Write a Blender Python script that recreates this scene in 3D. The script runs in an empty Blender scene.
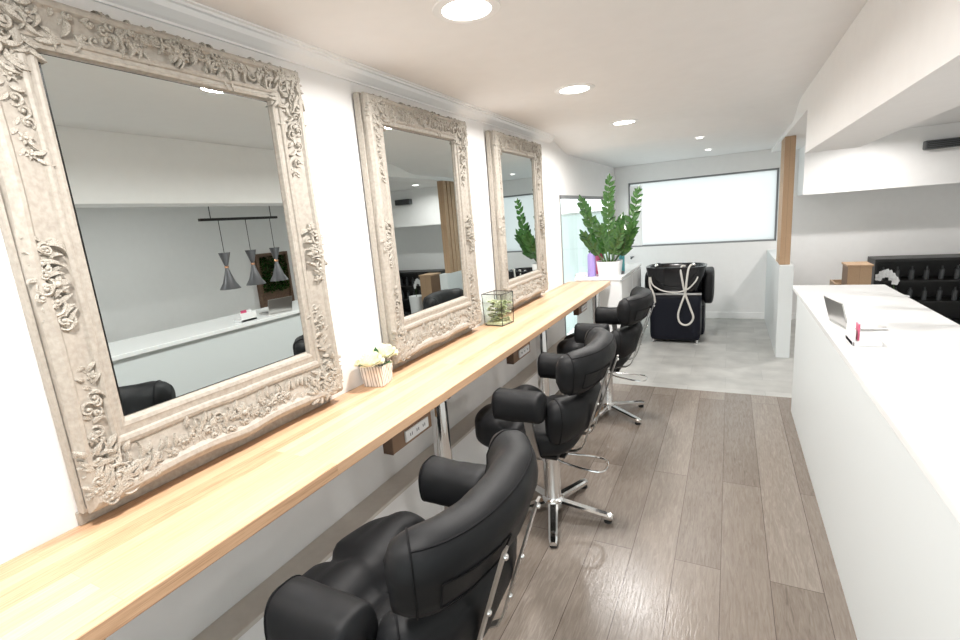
import bpy, bmesh, math, random
from mathutils import Vector, Matrix, noise
R = math.radians
PI = math.pi
S = bpy.context.scene
COL = S.collection

# ------------------------------------------------------------------ camera
cam_d = bpy.data.cameras.new('camera')
cam = bpy.data.objects.new('camera', cam_d)
COL.objects.link(cam)
cam_d.sensor_width = 36
cam_d.lens = 36 * 481 / 960
cam_d.clip_start = 0.02
Xc = Vector((0.88937618, 0.45045264, -0.07811806))
Dc = Vector((0.02282906, -0.21441546, -0.97647573))
Fc = Vector((-0.45660579, 0.86667089, -0.20097941))
rot = Matrix((Xc, -Dc, -Fc)).transposed()
cam.matrix_world = Matrix.Translation((0, 0, 1.6)) @ rot.to_4x4()
S.camera = cam

# ------------------------------------------------------------------ world, exposure
w = bpy.data.worlds.new('daylight')
S.world = w
w.use_nodes = True
w.node_tree.nodes['Background'].inputs[0].default_value = (0.96, 0.985, 1.0, 1)
w.node_tree.nodes['Background'].inputs[1].default_value = 1.7
S.view_settings.view_transform = 'Standard'
S.view_settings.look = 'None'
S.view_settings.gamma = 1
S.view_settings.exposure = 0.6
LAMP_W = 18.0        # each ceiling downlight
LAMP_COL = (1.0, 0.965, 0.93)

# ------------------------------------------------------------------ materials
def mat(name, col, rough=0.5, metal=0.0, **kw):
    m = bpy.data.materials.new(name)
    m.use_nodes = True
    b = m.node_tree.nodes['Principled BSDF']
    b.inputs['Base Color'].default_value = (*col, 1)
    b.inputs['Roughness'].default_value = rough
    b.inputs['Metallic'].default_value = metal
    for k, v in kw.items():
        b.inputs[k.replace('_', ' ')].default_value = v
    return m

def N(m, t, **kw):
    n = m.node_tree.nodes.new(t)
    for k, v in kw.items():
        setattr(n, k, v)
    return n

def L(m, a, b):
    m.node_tree.links.new(a, b)

def ramp(m, stops):
    r = N(m, 'ShaderNodeValToRGB')
    e = r.color_ramp.elements
    e[0].position, e[0].color = stops[0][0], (*stops[0][1], 1)
    e[1].position, e[1].color = stops[-1][0], (*stops[-1][1], 1)
    for p, c in stops[1:-1]:
        x = e.new(p)
        x.color = (*c, 1)
    return r

def mapping(m, scale, rotz=0):
    tc = N(m, 'ShaderNodeTexCoord')
    mp = N(m, 'ShaderNodeMapping')
    mp.inputs['Scale'].default_value = scale
    mp.inputs['Rotation'].default_value = (0, 0, rotz)
    L(m, tc.outputs['Object'], mp.inputs['Vector'])
    return mp.outputs['Vector']

def varied(name, c1, c2, scale=20, rough=0.5, bump=0.0, metal=0.0, detail=4, **kw):
    m = mat(name, c1, rough, metal, **kw)
    b = m.node_tree.nodes['Principled BSDF']
    v = mapping(m, (scale,) * 3)
    n = N(m, 'ShaderNodeTexNoise')
    n.inputs['Detail'].default_value = detail
    L(m, v, n.inputs['Vector'])
    r = ramp(m, [(0.3, c1), (0.7, c2)])
    L(m, n.outputs['Fac'], r.inputs['Fac'])
    L(m, r.outputs['Color'], b.inputs['Base Color'])
    if bump:
        bp = N(m, 'ShaderNodeBump')
        bp.inputs['Strength'].default_value = bump
        bp.inputs['Distance'].default_value = 0.01
        L(m, n.outputs['Fac'], bp.inputs['Height'])
        L(m, bp.outputs['Normal'], b.inputs['Normal'])
    return m

def planks(name, cols, plank_w, plank_l, mortar, rough, grain=0.5, seam_col=(0.1, 0.08, 0.07), bump=0.2, gscale=(30, 1.6, 30)):
    """boards running along y"""
    m = mat(name, cols[0], rough)
    b = m.node_tree.nodes['Principled BSDF']
    v = mapping(m, (1, 1, 1), R(90))
    br = N(m, 'ShaderNodeTexBrick')
    br.offset = 0.37
    br.offset_frequency = 2
    br.inputs['Scale'].default_value = 1.0
    br.inputs['Brick Width'].default_value = plank_l
    br.inputs['Row Height'].default_value = plank_w
    br.inputs['Mortar Size'].default_value = mortar
    br.inputs['Mortar Smooth'].default_value = 0.1
    br.inputs['Bias'].default_value = 0.0
    br.inputs['Color1'].default_value = (0, 0, 0, 1)
    br.inputs['Color2'].default_value = (1, 1, 1, 1)
    br.inputs['Mortar'].default_value = (0.5, 0.5, 0.5, 1)
    L(m, v, br.inputs['Vector'])
    v2 = mapping(m, gscale)
    n = N(m, 'ShaderNodeTexNoise')
    n.inputs['Detail'].default_value = 6
    n.inputs['Roughness'].default_value = 0.6
    n.inputs['Distortion'].default_value = 1.2
    # shift the grain per board
    add = N(m, 'ShaderNodeVectorMath', operation='ADD')
    sc = N(m, 'ShaderNodeVectorMath', operation='SCALE')
    sc.inputs['Scale'].default_value = 17.0
    L(m, br.outputs['Color'], sc.inputs[0])
    L(m, v2, add.inputs[0])
    L(m, sc.outputs[0], add.inputs[1])
    L(m, add.outputs[0], n.inputs['Vector'])
    mx = N(m, 'ShaderNodeMix', data_type='FLOAT')
    mx.inputs[0].default_value = grain
    L(m, br.outputs['Color'], mx.inputs[2])
    L(m, n.outputs['Fac'], mx.inputs[3])
    k = len(cols) - 1
    r = ramp(m, [(0.2 + 0.6 * i / k, c) for i, c in enumerate(cols)])
    L(m, mx.outputs[0], r.inputs['Fac'])
    mc = N(m, 'ShaderNodeMix', data_type='RGBA')
    L(m, br.outputs['Fac'], mc.inputs[0])
    L(m, r.outputs['Color'], mc.inputs[6])
    mc.inputs[7].default_value = (*seam_col, 1)
    L(m, mc.outputs[2], b.inputs['Base Color'])
    if bump:
        bp = N(m, 'ShaderNodeBump')
        bp.inputs['Strength'].default_value = bump
        bp.inputs['Distance'].default_value = 0.003
        L(m, n.outputs['Fac'], bp.inputs['Height'])
        L(m, bp.outputs['Normal'], b.inputs['Normal'])
    return m

M = {}
M['wall'] = varied('white_wall_paint', (0.86, 0.855, 0.85), (0.88, 0.875, 0.87), 3, 0.6)
M['ceil'] = varied('ceiling_paint', (0.81, 0.805, 0.80), (0.83, 0.825, 0.82), 2, 0.7)
M['ceil2'] = varied('basin_ceiling_paint', (0.72, 0.725, 0.715), (0.74, 0.745, 0.735), 2, 0.7)
M['trim'] = mat('white_trim', (0.92, 0.915, 0.91), 0.45)
M['ledge'] = varied('ledge_paint', (0.62, 0.58, 0.53), (0.66, 0.62, 0.57), 6, 0.5)
M['floor_wood'] = planks('grey_brown_floorboards', [(0.11, 0.088, 0.07), (0.185, 0.153, 0.127), (0.235, 0.2, 0.17), (0.31, 0.27, 0.236)], 0.19, 2.1, 0.0016, 0.24, 0.74, (0.09, 0.07, 0.06), 0.25, (17, 1.7, 17))
M['bench'] = planks('laminated_pale_timber', [(0.36, 0.2, 0.11), (0.61, 0.385, 0.235), (0.68, 0.46, 0.295), (0.76, 0.565, 0.385)], 0.042, 1.6, 0.0006, 0.36, 0.66, (0.55, 0.34, 0.2), 0.03, (40, 1.1, 40))
M['timber'] = planks('oak_timber', [(0.38, 0.24, 0.14), (0.46, 0.31, 0.19), (0.56, 0.40, 0.26)], 0.1, 2.0, 0.001, 0.5, 0.7, (0.25, 0.15, 0.09), 0.1)
M['timber_dark'] = varied('dark_timber', (0.10, 0.055, 0.035), (0.17, 0.1, 0.06), 8, 0.5)
M['leather'] = varied('black_leather', (0.006, 0.0063, 0.007), (0.011, 0.0115, 0.013), 180, 0.5, 0.12, Specular_IOR_Level=0.21)
M['piping'] = mat('black_piping', (0.006, 0.006, 0.007), 0.7, Specular_IOR_Level=0.15)
M['chrome'] = mat('chrome', (0.80, 0.80, 0.80), 0.1, 1.0)
M['steel'] = mat('brushed_steel', (0.55, 0.54, 0.53), 0.28, 1.0)
M['rubber'] = mat('black_rubber', (0.015, 0.015, 0.015), 0.6)
M['mirror'] = mat('silvered_glass', (0.63, 0.675, 0.67), 0.0, 1.0)
M['frame'] = varied('taupe_washed_frame', (0.335, 0.302, 0.26), (0.43, 0.396, 0.348), 14, 0.55, 0.12)
M['carve'] = varied('taupe_carving', (0.25, 0.222, 0.183), (0.54, 0.507, 0.452), 60, 0.55, 0.2)
M['black'] = mat('black_metal', (0.02, 0.02, 0.02), 0.4, 0.3)
M['white_plastic'] = mat('white_plastic', (0.85, 0.85, 0.85), 0.3)
M['white_gloss'] = mat('white_laminate', (0.86, 0.87, 0.87), 0.2)
M['grey_frame'] = mat('grey_window_frame', (0.22, 0.225, 0.23), 0.45)
M['petal'] = varied('cream_petals', (0.92, 0.89, 0.62), (0.95, 0.95, 0.84), 30, 0.6, Subsurface_Weight=0.0)
M['leaf'] = varied('green_leaf', (0.016, 0.06, 0.012), (0.045, 0.125, 0.025), 12, 0.25)
M['leaf_dark'] = varied('dark_green_leaf', (0.03, 0.09, 0.04), (0.06, 0.15, 0.06), 20, 0.4)
M['stem'] = mat('green_stem', (0.06, 0.12, 0.035), 0.45)
M['soil'] = varied('potting_soil', (0.03, 0.02, 0.015), (0.07, 0.05, 0.035), 60, 0.9)
M['succulent'] = varied('pale_green_filling', (0.50, 0.55, 0.33), (0.82, 0.82, 0.60), 45, 0.6)
M['pot'] = mat('white_ceramic', (0.84, 0.85, 0.86), 0.35)
M['purple'] = mat('lilac_plastic', (0.33, 0.26, 0.58), 0.3)
M['pink'] = mat('pink_red_plastic', (0.62, 0.10, 0.20), 0.3)
M['teal'] = mat('teal_plastic', (0.08, 0.38, 0.42), 0.3)
M['yellow'] = mat('yellow_card', (0.85, 0.55, 0.03), 0.5)
M['basin_body'] = varied('navy_black_vinyl', (0.002, 0.003, 0.008), (0.004, 0.005, 0.012), 20, 0.45, Specular_IOR_Level=0.25)
M['basin_black'] = mat('glossy_black_ceramic', (0.008, 0.008, 0.01), 0.12)
M['hose'] = mat('pale_hose', (0.62, 0.60, 0.56), 0.35)
M['copper'] = mat('copper', (0.75, 0.4, 0.25), 0.25, 1.0)
M['dark_grey'] = mat('dark_grey_plastic', (0.07, 0.075, 0.08), 0.4)
M['shade'] = mat('graphite_shade', (0.16, 0.16, 0.17), 0.35, 0.6)
M['partition'] = mat('cool_grey_paint', (0.70, 0.735, 0.74), 0.5)

def tiles_mat():
    m = mat('pale_grey_floor_tile', (0.5, 0.5, 0.49), 0.35)
    b = m.node_tree.nodes['Principled BSDF']
    v = mapping(m, (1, 1, 1))
    br = N(m, 'ShaderNodeTexBrick')
    br.offset = 0.5
    br.inputs['Scale'].default_value = 1.0
    br.inputs['Brick Width'].default_value = 0.6
    br.inputs['Row Height'].default_value = 0.3
    br.inputs['Mortar Size'].default_value = 0.002
    br.inputs['Color1'].default_value = (0.40, 0.40, 0.385, 1)
    br.inputs['Color2'].default_value = (0.47, 0.47, 0.455, 1)
    br.inputs['Mortar'].default_value = (0.33, 0.33, 0.32, 1)
    L(m, v, br.inputs['Vector'])
    n = N(m, 'ShaderNodeTexNoise')
    n.inputs['Scale'].default_value = 5
    n.inputs['Detail'].default_value = 8
    L(m, v, n.inputs['Vector'])
    r = ramp(m, [(0.3, (0.82, 0.82, 0.82)), (0.7, (1.12, 1.12, 1.1))])
    L(m, n.outputs['Fac'], r.inputs['Fac'])
    mx = N(m, 'ShaderNodeMix', data_type='RGBA', blend_type='MULTIPLY')
    mx.inputs[0].default_value = 1
    L(m, br.outputs['Color'], mx.inputs[6])
    L(m, r.outputs['Color'], mx.inputs[7])
    L(m, mx.outputs[2], b.inputs['Base Color'])
    return m
M['tile'] = tiles_mat()

def translucent(name, col, diff=0.25):
    m = bpy.data.materials.new(name)
    m.use_nodes = True
    nt = m.node_tree
    nt.nodes.remove(nt.nodes['Principled BSDF'])
    t = N(m, 'ShaderNodeBsdfTranslucent')
    t.inputs[0].default_value = (*col, 1)
    d = N(m, 'ShaderNodeBsdfDiffuse')
    d.inputs[0].default_value = (*col, 1)
    mx = N(m, 'ShaderNodeMixShader')
    mx.inputs[0].default_value = diff
    L(m, t.outputs[0], mx.inputs[1])
    L(m, d.outputs[0], mx.inputs[2])
    L(m, mx.outputs[0], nt.nodes['Material Output'].inputs[0])
    return m
M['frosted'] = translucent('frosted_pane', (0.72, 0.742, 0.737), 0.15)
m = bpy.data.materials.new('clear_glass')
m.use_nodes = True
m.node_tree.nodes.remove(m.node_tree.nodes['Principled BSDF'])
_t = N(m, 'ShaderNodeBsdfTransparent')
_t.inputs[0].default_value = (0.95, 0.98, 0.97, 1)
_g = N(m, 'ShaderNodeBsdfGlossy')
_g.inputs['Roughness'].default_value = 0.02
_x = N(m, 'ShaderNodeMixShader')
_x.inputs[0].default_value = 0.06
L(m, _t.outputs[0], _x.inputs[1])
L(m, _g.outputs[0], _x.inputs[2])
L(m, _x.outputs[0], m.node_tree.nodes['Material Output'].inputs[0])
M['glass'] = m
M['blind'] = translucent('pale_teal_blind', (0.72, 0.768, 0.76), 0.2)

def emit(name, col, s):
    m = bpy.data.materials.new(name)
    m.use_nodes = True
    nt = m.node_tree
    nt.nodes.remove(nt.nodes['Principled BSDF'])
    e = N(m, 'ShaderNodeEmission')
    e.inputs[0].default_value = (*col, 1)
    e.inputs[1].default_value = s
    L(m, e.outputs[0], nt.nodes['Material Output'].inputs[0])
    return m
M['lamp'] = emit('lamp_diffuser', (1, 0.97, 0.93), 9)

# striped mirror pot
m = mat('silver_striped_glass', (0.7, 0.7, 0.68), 0.15, 0.35)
_b = m.node_tree.nodes['Principled BSDF']
_w = N(m, 'ShaderNodeTexWave', wave_type='BANDS', bands_direction='DIAGONAL')
_w.inputs['Scale'].default_value = 42
_w.inputs['Distortion'].default_value = 5
L(m, mapping(m, (1, 1, 0.15)), _w.inputs['Vector'])
_r = ramp(m, [(0.2, (0.40, 0.385, 0.37)), (0.6, (0.88, 0.87, 0.85))])
L(m, _w.outputs['Fac'], _r.inputs['Fac'])
L(m, _r.outputs['Color'], _b.inputs['Base Color'])
M['striped'] = m

# ------------------------------------------------------------------ mesh helpers
def obj(name, bm, m, parent=None, smooth=True, mats=None, angle=35):
    me = bpy.data.meshes.new(name)
    bmesh.ops.recalc_face_normals(bm, faces=bm.faces[:])
    if smooth:
        for f in bm.faces:
            f.smooth = True
        for e in bm.edges:
            if len(e.link_faces) == 2 and e.calc_face_angle(0) > R(angle):
                e.smooth = False
    bm.to_mesh(me)
    bm.free()
    for mm in (mats or [m]):
        me.materials.append(mm)
    o = bpy.data.objects.new(name, me)
    COL.objects.link(o)
    if parent:
        o.parent = parent
    return o

def empty(name, loc=(0, 0, 0), rotz=0):
    o = bpy.data.objects.new(name, None)
    o.empty_display_size = 0.05
    COL.objects.link(o)
    o.location = loc
    o.rotation_euler = (0, 0, rotz)
    return o

def tag(o, label, cat, group=None):
    o['label'] = label
    o['category'] = cat
    if group:
        o['group'] = group
    return o

def struct(o):
    o['kind'] = 'structure'
    return o

def copy_tree(o, parent=None):
    c = o.copy()
    COL.objects.link(c)
    c.parent = parent
    for ch in list(o.children):
        copy_tree(ch, c)
    return c

def BM():
    return bmesh.new()

def box(bm, x0, x1, y0, y1, z0, z1, bev=0.0, mi=0):
    t = bmesh.new()
    bmesh.ops.create_cube(t, size=1)
    for v in t.verts:
        v.co = Vector(((x0 + x1) / 2 + v.co.x * (x1 - x0), (y0 + y1) / 2 + v.co.y * (y1 - y0), (z0 + z1) / 2 + v.co.z * (z1 - z0)))
    if bev:
        bmesh.ops.bevel(t, geom=t.edges[:], offset=bev, segments=2, affect='EDGES', profile=0.5)
    return merge(bm, t, mi)

def merge(bm, t, mi=0, mtx=None):
    mp = {}
    for v in t.verts:
        mp[v] = bm.verts.new(mtx @ v.co if mtx else v.co)
    for f in t.faces:
        try:
            nf = bm.faces.new([mp[v] for v in f.verts])
            nf.material_index = mi
        except ValueError:
            pass
    t.free()
    return bm

def lathe(bm, prof, c=(0, 0, 0), n=32, cap=True, mi=0):
    """prof list of (r, z)"""
    rings = []
    for r, z in prof:
        rings.append([bm.verts.new((c[0] + r * math.cos(2 * PI * i / n), c[1] + r * math.sin(2 * PI * i / n), c[2] + z)) for i in range(n)])
    for a, b in zip(rings, rings[1:]):
        for i in range(n):
            f = bm.faces.new((a[i], a[(i + 1) % n], b[(i + 1) % n], b[i]))
            f.material_index = mi
    if cap:
        for rg in (rings[0], rings[-1]):
            f = bm.faces.new(rg)
            f.material_index = mi
    return bm

def tube(bm, pts, rad, n=8, closed=False, flat=None, cap=True):
    """rad: number or list; flat=(a,b, up) gives a flat bar"""
    P = [Vector(p) for p in pts]
    k = len(P)
    rings = []
    up = Vector((0, 0, 1)) if not flat else Vector(flat[2])
    prevn = None
    for i in range(k):
        if closed:
            t = (P[(i + 1) % k] - P[i - 1]).normalized()
        else:
            t = (P[min(i + 1, k - 1)] - P[max(i - 1, 0)]).normalized()
        if flat:
            s = t.cross(up).normalized()
            u = s.cross(t).normalized()
        else:
            if prevn is None:
                a = Vector((0, 0, 1)) if abs(t.z) < 0.9 else Vector((1, 0, 0))
                u = (a - t * a.dot(t)).normalized()
            else:
                u = (prevn - t * prevn.dot(t)).normalized()
            prevn = u
            s = t.cross(u)
        r = rad[i] if isinstance(rad, (list, tuple)) else rad
        if flat:
            a, b = flat[0] / 2, flat[1] / 2
            rings.append([bm.verts.new(P[i] + s * x * a + u * y * b) for x, y in ((-1, -1), (1, -1), (1, 1), (-1, 1))])
        else:
            rings.append([bm.verts.new(P[i] + (u * math.cos(2 * PI * j / n) + s * math.sin(2 * PI * j / n)) * r) for j in range(n)])
    m_ = len(rings[0])
    rng = range(k) if closed else range(k - 1)
    for i in rng:
        a, b = rings[i], rings[(i + 1) % k]
        for j in range(m_):
            bm.faces.new((a[j], a[(j + 1) % m_], b[(j + 1) % m_], b[j]))
    if not closed and cap:
        bm.faces.new(rings[0])
        bm.faces.new(rings[-1])
    return bm

def spline(pts, n=8, closed=False):
    P = [Vector(p) for p in pts]
    out = []
    k = len(P)
    segs = k if closed else k - 1
    for i in range(segs):
        if closed:
            p0, p1, p2, p3 = P[i - 1], P[i], P[(i + 1) % k], P[(i + 2) % k]
        else:
            p0, p1, p2, p3 = P[max(i - 1, 0)], P[i], P[i + 1], P[min(i + 2, k - 1)]
        for j in range(n):
            t = j / n
            out.append(0.5 * ((2 * p1) + (-p0 + p2) * t + (2 * p0 - 5 * p1 + 4 * p2 - p3) * t * t + (-p0 + 3 * p1 - 3 * p2 + p3) * t ** 3))
    if not closed:
        out.append(P[-1])
    return out

def se(c, e):
    return math.copysign(abs(c) ** (2 / e), c)

def sweep_pad(path, upv, ht, hh, ex=3.0, n=28, endk=0.16, wr=0.004, seed=0, bulge=None):
    """padded cushion swept along path. ht half thickness, hh half height. returns bm and ring function"""
    bm = BM()
    P = [Vector(p) for p in path]
    k = len(P)
    U = Vector(upv).normalized()
    rings = []
    info = []
    for i in range(k):
        s = i / (k - 1)
        t = (P[min(i + 1, k - 1)] - P[max(i - 1, 0)]).normalized()
        side = t.cross(U).normalized()
        up = side.cross(t).normalized()
        e = min(s, 1 - s) / endk
        sc = 1.0 if e >= 1 else (1 - (1 - e) ** 2.6) ** (1 / 2.6)
        sc = max(sc, 0.02)
        info.append((P[i], side, up, sc))
        rg = []
        for j in range(n):
            a = 2 * PI * j / n
            x = se(math.cos(a), ex) * ht * sc
            y = se(math.sin(a), ex) * hh * (0.35 + 0.65 * sc)
            if bulge:
                x, y = bulge(s, x, y, sc)
            p = P[i] + side * x + up * y
            d = noise.noise(p * 9 + Vector((seed, 0, 0))) * wr + noise.noise(p * 28 + Vector((seed, 3, 0))) * wr * 0.35
            p += (side * math.cos(a) + up * math.sin(a)) * d
            rg.append(bm.verts.new(p))
        rings.append(rg)
    for a, b in zip(rings, rings[1:]):
        for j in range(n):
            bm.faces.new((a[j], a[(j + 1) % n], b[(j + 1) % n], b[j]))
    bm.faces.new(rings[0])
    bm.faces.new(rings[-1])
    return bm, [[v.co.copy() for v in rg] for rg in rings]

def superbox(hx, hy, hz, ex=4.0, n=14):
    t = bmesh.new()
    bmesh.ops.create_cube(t, size=2)
    bmesh.ops.subdivide_edges(t, edges=t.edges[:], cuts=n, use_grid_fill=True)
    for v in t.verts:
        c = v.co
        r = (abs(c.x) ** ex + abs(c.y) ** ex + abs(c.z) ** ex) ** (1 / ex)
        v.co = Vector((c.x / r * hx, c.y / r * hy, c.z / r * hz))
    return t

# ------------------------------------------------------------------ the room
XW, XR, Y0, Y1, ZC = -1.502, 3.3, -1.5, 7.4, 2.307
YT = 4.39      # where the tiles begin
YS = 5.2       # where the ceiling drops
ZS = 2.2
K = 0.93       # wall-side fittings: distance factor from the eye point used while measuring
T = 0.12

bm = BM()
box(bm, XW - T, XR + T, Y0 - T, YT, -0.1, 0, mi=0)
box(bm, XW - T, XR + T, YT, Y1 + T, -0.1, 0, mi=1)
struct(obj('floor', bm, None, smooth=False, mats=[M['floor_wood'], M['tile']]))

bm = BM()
sec = [(Y0 - T, ZC), (4.45, ZC)]
for i in range(1, 13):
    q = i / 12
    sec.append((4.45 + 0.65 * q, ZC - (ZC - ZS) * (3 * q * q - 2 * q ** 3)))
sec.append((Y1 + T, ZS))
lo = [[bm.verts.new((x, y, z)) for y, z in sec] for x in (XW - T, XR + T)]
hi = [[bm.verts.new((x, y, ZC + 0.1)) for y, z in (sec[0], sec[-1])] for x in (XW - T, XR + T)]
for i in range(len(sec) - 1):
    bm.faces.new((lo[0][i], lo[0][i + 1], lo[1][i + 1], lo[1][i])).material_index = 0
bm.faces.new((hi[0][0], hi[0][1], hi[1][1], hi[1][0]))
bm.faces.new((lo[0][0], lo[1][0], hi[1][0], hi[0][0]))
bm.faces.new((lo[0][-1], lo[1][-1], hi[1][1], hi[0][1]))
for k in (0, 1):
    bm.faces.new(lo[k] + [hi[k][1], hi[k][0]])
struct(obj('ceiling', bm, M['ceil'], smooth=True))

# left wall with glazed opening
OY0, OY1, OZ0, OZ1 = 4.735, 7.3, 0.24, 1.79
bm = BM()
box(bm, XW - T, XW, Y0, OY0, 0, ZC)
box(bm, XW - T, XW, OY1, Y1, 0, ZC)
box(bm, XW - T, XW, OY0, OY1, 0, OZ0)
box(bm, XW - T, XW, OY0, OY1, OZ1, ZC)
struct(obj('wall_left', bm, M['wall'], smooth=False))

# end wall with high frosted window
WX0, WX1, WZ0, WZ1 = -1.315, 0.55, 1.045, 1.965
bm = BM()
box(bm, XW - T, WX0, Y1, Y1 + T, 0, ZC)
box(bm, WX1, XR + T, Y1, Y1 + T, 0, ZC)
box(bm, WX0, WX1, Y1, Y1 + T, 0, WZ0)
box(bm, WX0, WX1, Y1, Y1 + T, WZ1, ZC)
struct(obj('wall_back', bm, M['wall'], smooth=False))

bm = BM()
box(bm, XR, XR + T, Y0, Y1, 0, ZC)
struct(obj('wall_right', bm, M['wall'], smooth=False))

# street-side wall behind the camera, with a shop window added as daylight fill
bm = BM()
box(bm, XW - T, -1.3, Y0 - T, Y0, 0, ZC)
box(bm, 3.0, XR + T, Y0 - T, Y0, 0, ZC)
box(bm, -1.3, 3.0, Y0 - T, Y0, 2.25, ZC)
box(bm, -1.3, 3.0, Y0 - T, Y0, 0, 0.15)
struct(obj('wall_front', bm, M['wall'], smooth=False))

def window(name, x0, x1, y0, y1, z0, z1, fm, gm, bars=(), fw=0.04):
    """axis picked from the thin side"""
    root = struct(empty(name, ((x0 + x1) / 2, (y0 + y1) / 2, z0)))
    bm = BM()
    lx, ly = (x0 + x1) / 2, (y0 + y1) / 2
    thin_x = (x1 - x0) < (y1 - y0)
    def b(a0, a1, c0, c1, dp=1.0):
        if thin_x:
            h = (x1 - x0) / 2 * dp
            box(bm, -h, h, a0 - ly, a1 - ly, c0 - z0, c1 - z0, 0.003)
        else:
            h = (y1 - y0) / 2 * dp
            box(bm, a0 - lx, a1 - lx, -h, h, c0 - z0, c1 - z0, 0.003)
    a0, a1 = (y0, y1) if thin_x else (x0, x1)
    b(a0, a1, z0, z0 + fw)
    b(a0, a1, z1 - fw, z1)
    b(a0, a0 + fw, z0, z1)
    b(a1 - fw, a1, z0, z1)
    for q in bars:
        b(q - fw / 2, q + fw / 2, z0, z1)
    obj('window_frame', bm, fm, root, smooth=False)
    bm = BM()
    b(a0 + fw * .5, a1 - fw * .5, z0 + fw * .5, z1 - fw * .5, 0.12)
    obj('window_pane', bm, gm, root, smooth=False)
    return root

wn = window('window_1', XW - 0.045, XW + 0.002, OY0, OY1, OZ0, OZ1, M['grey_frame'], M['glass'], fw=0.035)
wn2 = window('window_2', WX0, WX1, Y1 + 0.035, Y1 + 0.075, WZ0, WZ1, M['grey_frame'], M['frosted'], fw=0.022)
wn3 = window('window_3_fill', -1.3, 3.0, Y0 - 0.09, Y0 - 0.04, 0.15, 2.25, M['grey_frame'], M['glass'], bars=(0.1, 1.5), fw=0.05)  # unseen glazing, added to let soft daylight in from behind

bm = BM()
box(bm, WX0 + 0.02, WX0 + 0.185, Y1 + 0.02, Y1 + 0.034, WZ0 + 0.02, WZ1 - 0.05, 0.002)
struct(obj('trim_6', bm, M['trim'], smooth=False))

# vertical blinds inside the left window: head rail and slats
root = tag(empty('vertical_blind', (XW - 0.085, (OY0 + OY1) / 2, 0.26)), 'pale teal vertical blind across the tall window behind the potted plant', 'blind')
bm = BM()
box(bm, -0.02, 0.02, -(OY1 - OY0) / 2 + .03, (OY1 - OY0) / 2 - .03, 1.325, 1.35, 0.004)
obj('head_rail', bm, M['white_plastic'], root, smooth=False)
ns = 19
for i in range(ns):
    bm = BM()
    y = -(OY1 - OY0) / 2 + 0.08 + i * ((OY1 - OY0) - 0.16) / (ns - 1)
    a = R(24 + 14 * math.sin(i * 1.7))
    dx, dy = 0.046 * math.sin(a), 0.046 * math.cos(a)
    n_ = Vector((math.cos(a), -math.sin(a), 0)) * 0.0008
    pts = [Vector((-dx, y - dy, 0)), Vector((dx, y + dy, 0))]
    vs = []
    for z in (0.03, 1.335):
        for p in (pts[0] - n_, pts[1] - n_, pts[1] + n_, pts[0] + n_):
            vs.append(bm.verts.new((p.x, p.y, z)))
    for q in ((0, 1, 2, 3), (4, 5, 6, 7), (0, 1, 5, 4), (1, 2, 6, 5), (2, 3, 7, 6), (3, 0, 4, 7)):
        bm.faces.new([vs[j] for j in q])
    obj('slat', bm, M['blind'], root, smooth=False)

# cornice along the left wall
bm = BM()
prof = [(0, 2.245), (0.008, 2.245), (0.008, 2.252), (0.018, 2.258), (0.04, 2.275), (0.046, 2.29), (0.056, 2.292), (0.056, 2.3), (0.066, 2.302), (0.066, ZC), (0, ZC)]
r0 = [bm.verts.new((XW + a, Y0, b)) for a, b in prof]
r1 = [bm.verts.new((XW + a, 4.5, b)) for a, b in prof]
for i in range(len(prof)):
    j = (i + 1) % len(prof)
    bm.faces.new((r0[i], r0[j], r1[j], r1[i]))
bm.faces.new(r0)
bm.faces.new(r1)
struct(obj('trim_1', bm, M['trim'], smooth=False))

# low boxed ledge along the foot of the left wall
bm = BM()
box(bm, XW, XW + 0.12, Y0, 4.72, 0, 0.345, 0.0)
struct(obj('trim_2', bm, M['trim'], smooth=False))
bm = BM()
box(bm, XW, XW + 0.127, Y0, 4.72, 0.345, 0.363, 0.003)
struct(obj('trim_3', bm, M['ledge'], smooth=False))
bm = BM()
box(bm, XW, XR, Y1 - 0.015, Y1, 0, 0.09, 0.003)
struct(obj('baseboard_back', bm, M['trim'], smooth=False))

# bulkhead beam over the half wall
bm = BM()
box(bm, 0.45, 0.75, Y0, 4.1, 1.88, ZC)
box(bm, 0.45, 0.75, 4.1, Y1, 2.16, ZC)
struct(obj('trim_4', bm, M['wall'], smooth=False))
bm = BM()
box(bm, 0.75, XR, 6.85, Y1, 1.6, ZS)
struct(obj('trim_5', bm, M['wall'], smooth=False))

# half walls between the cutting stations and the reception side
bm = BM()
box(bm, 0.45, 0.57, 0.7, 4.1, 0, 0.935)
struct(obj('wall_partition', bm, M['partition'], smooth=False))
bm = BM()
box(bm, 0.45, 0.57, 5.55, Y1, 0, 0.935)
struct(obj('wall_partition_back', bm, M['partition'], smooth=False))
bm = BM()
box(bm, 0.42, 0.95, 0.68, 4.12, 0.935, 0.965, 0.004)
tag(obj('counter_top', bm, M['white_gloss'], smooth=False), 'white reception counter top on the half wall, seen in the nearest mirror', 'counter')

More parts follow.
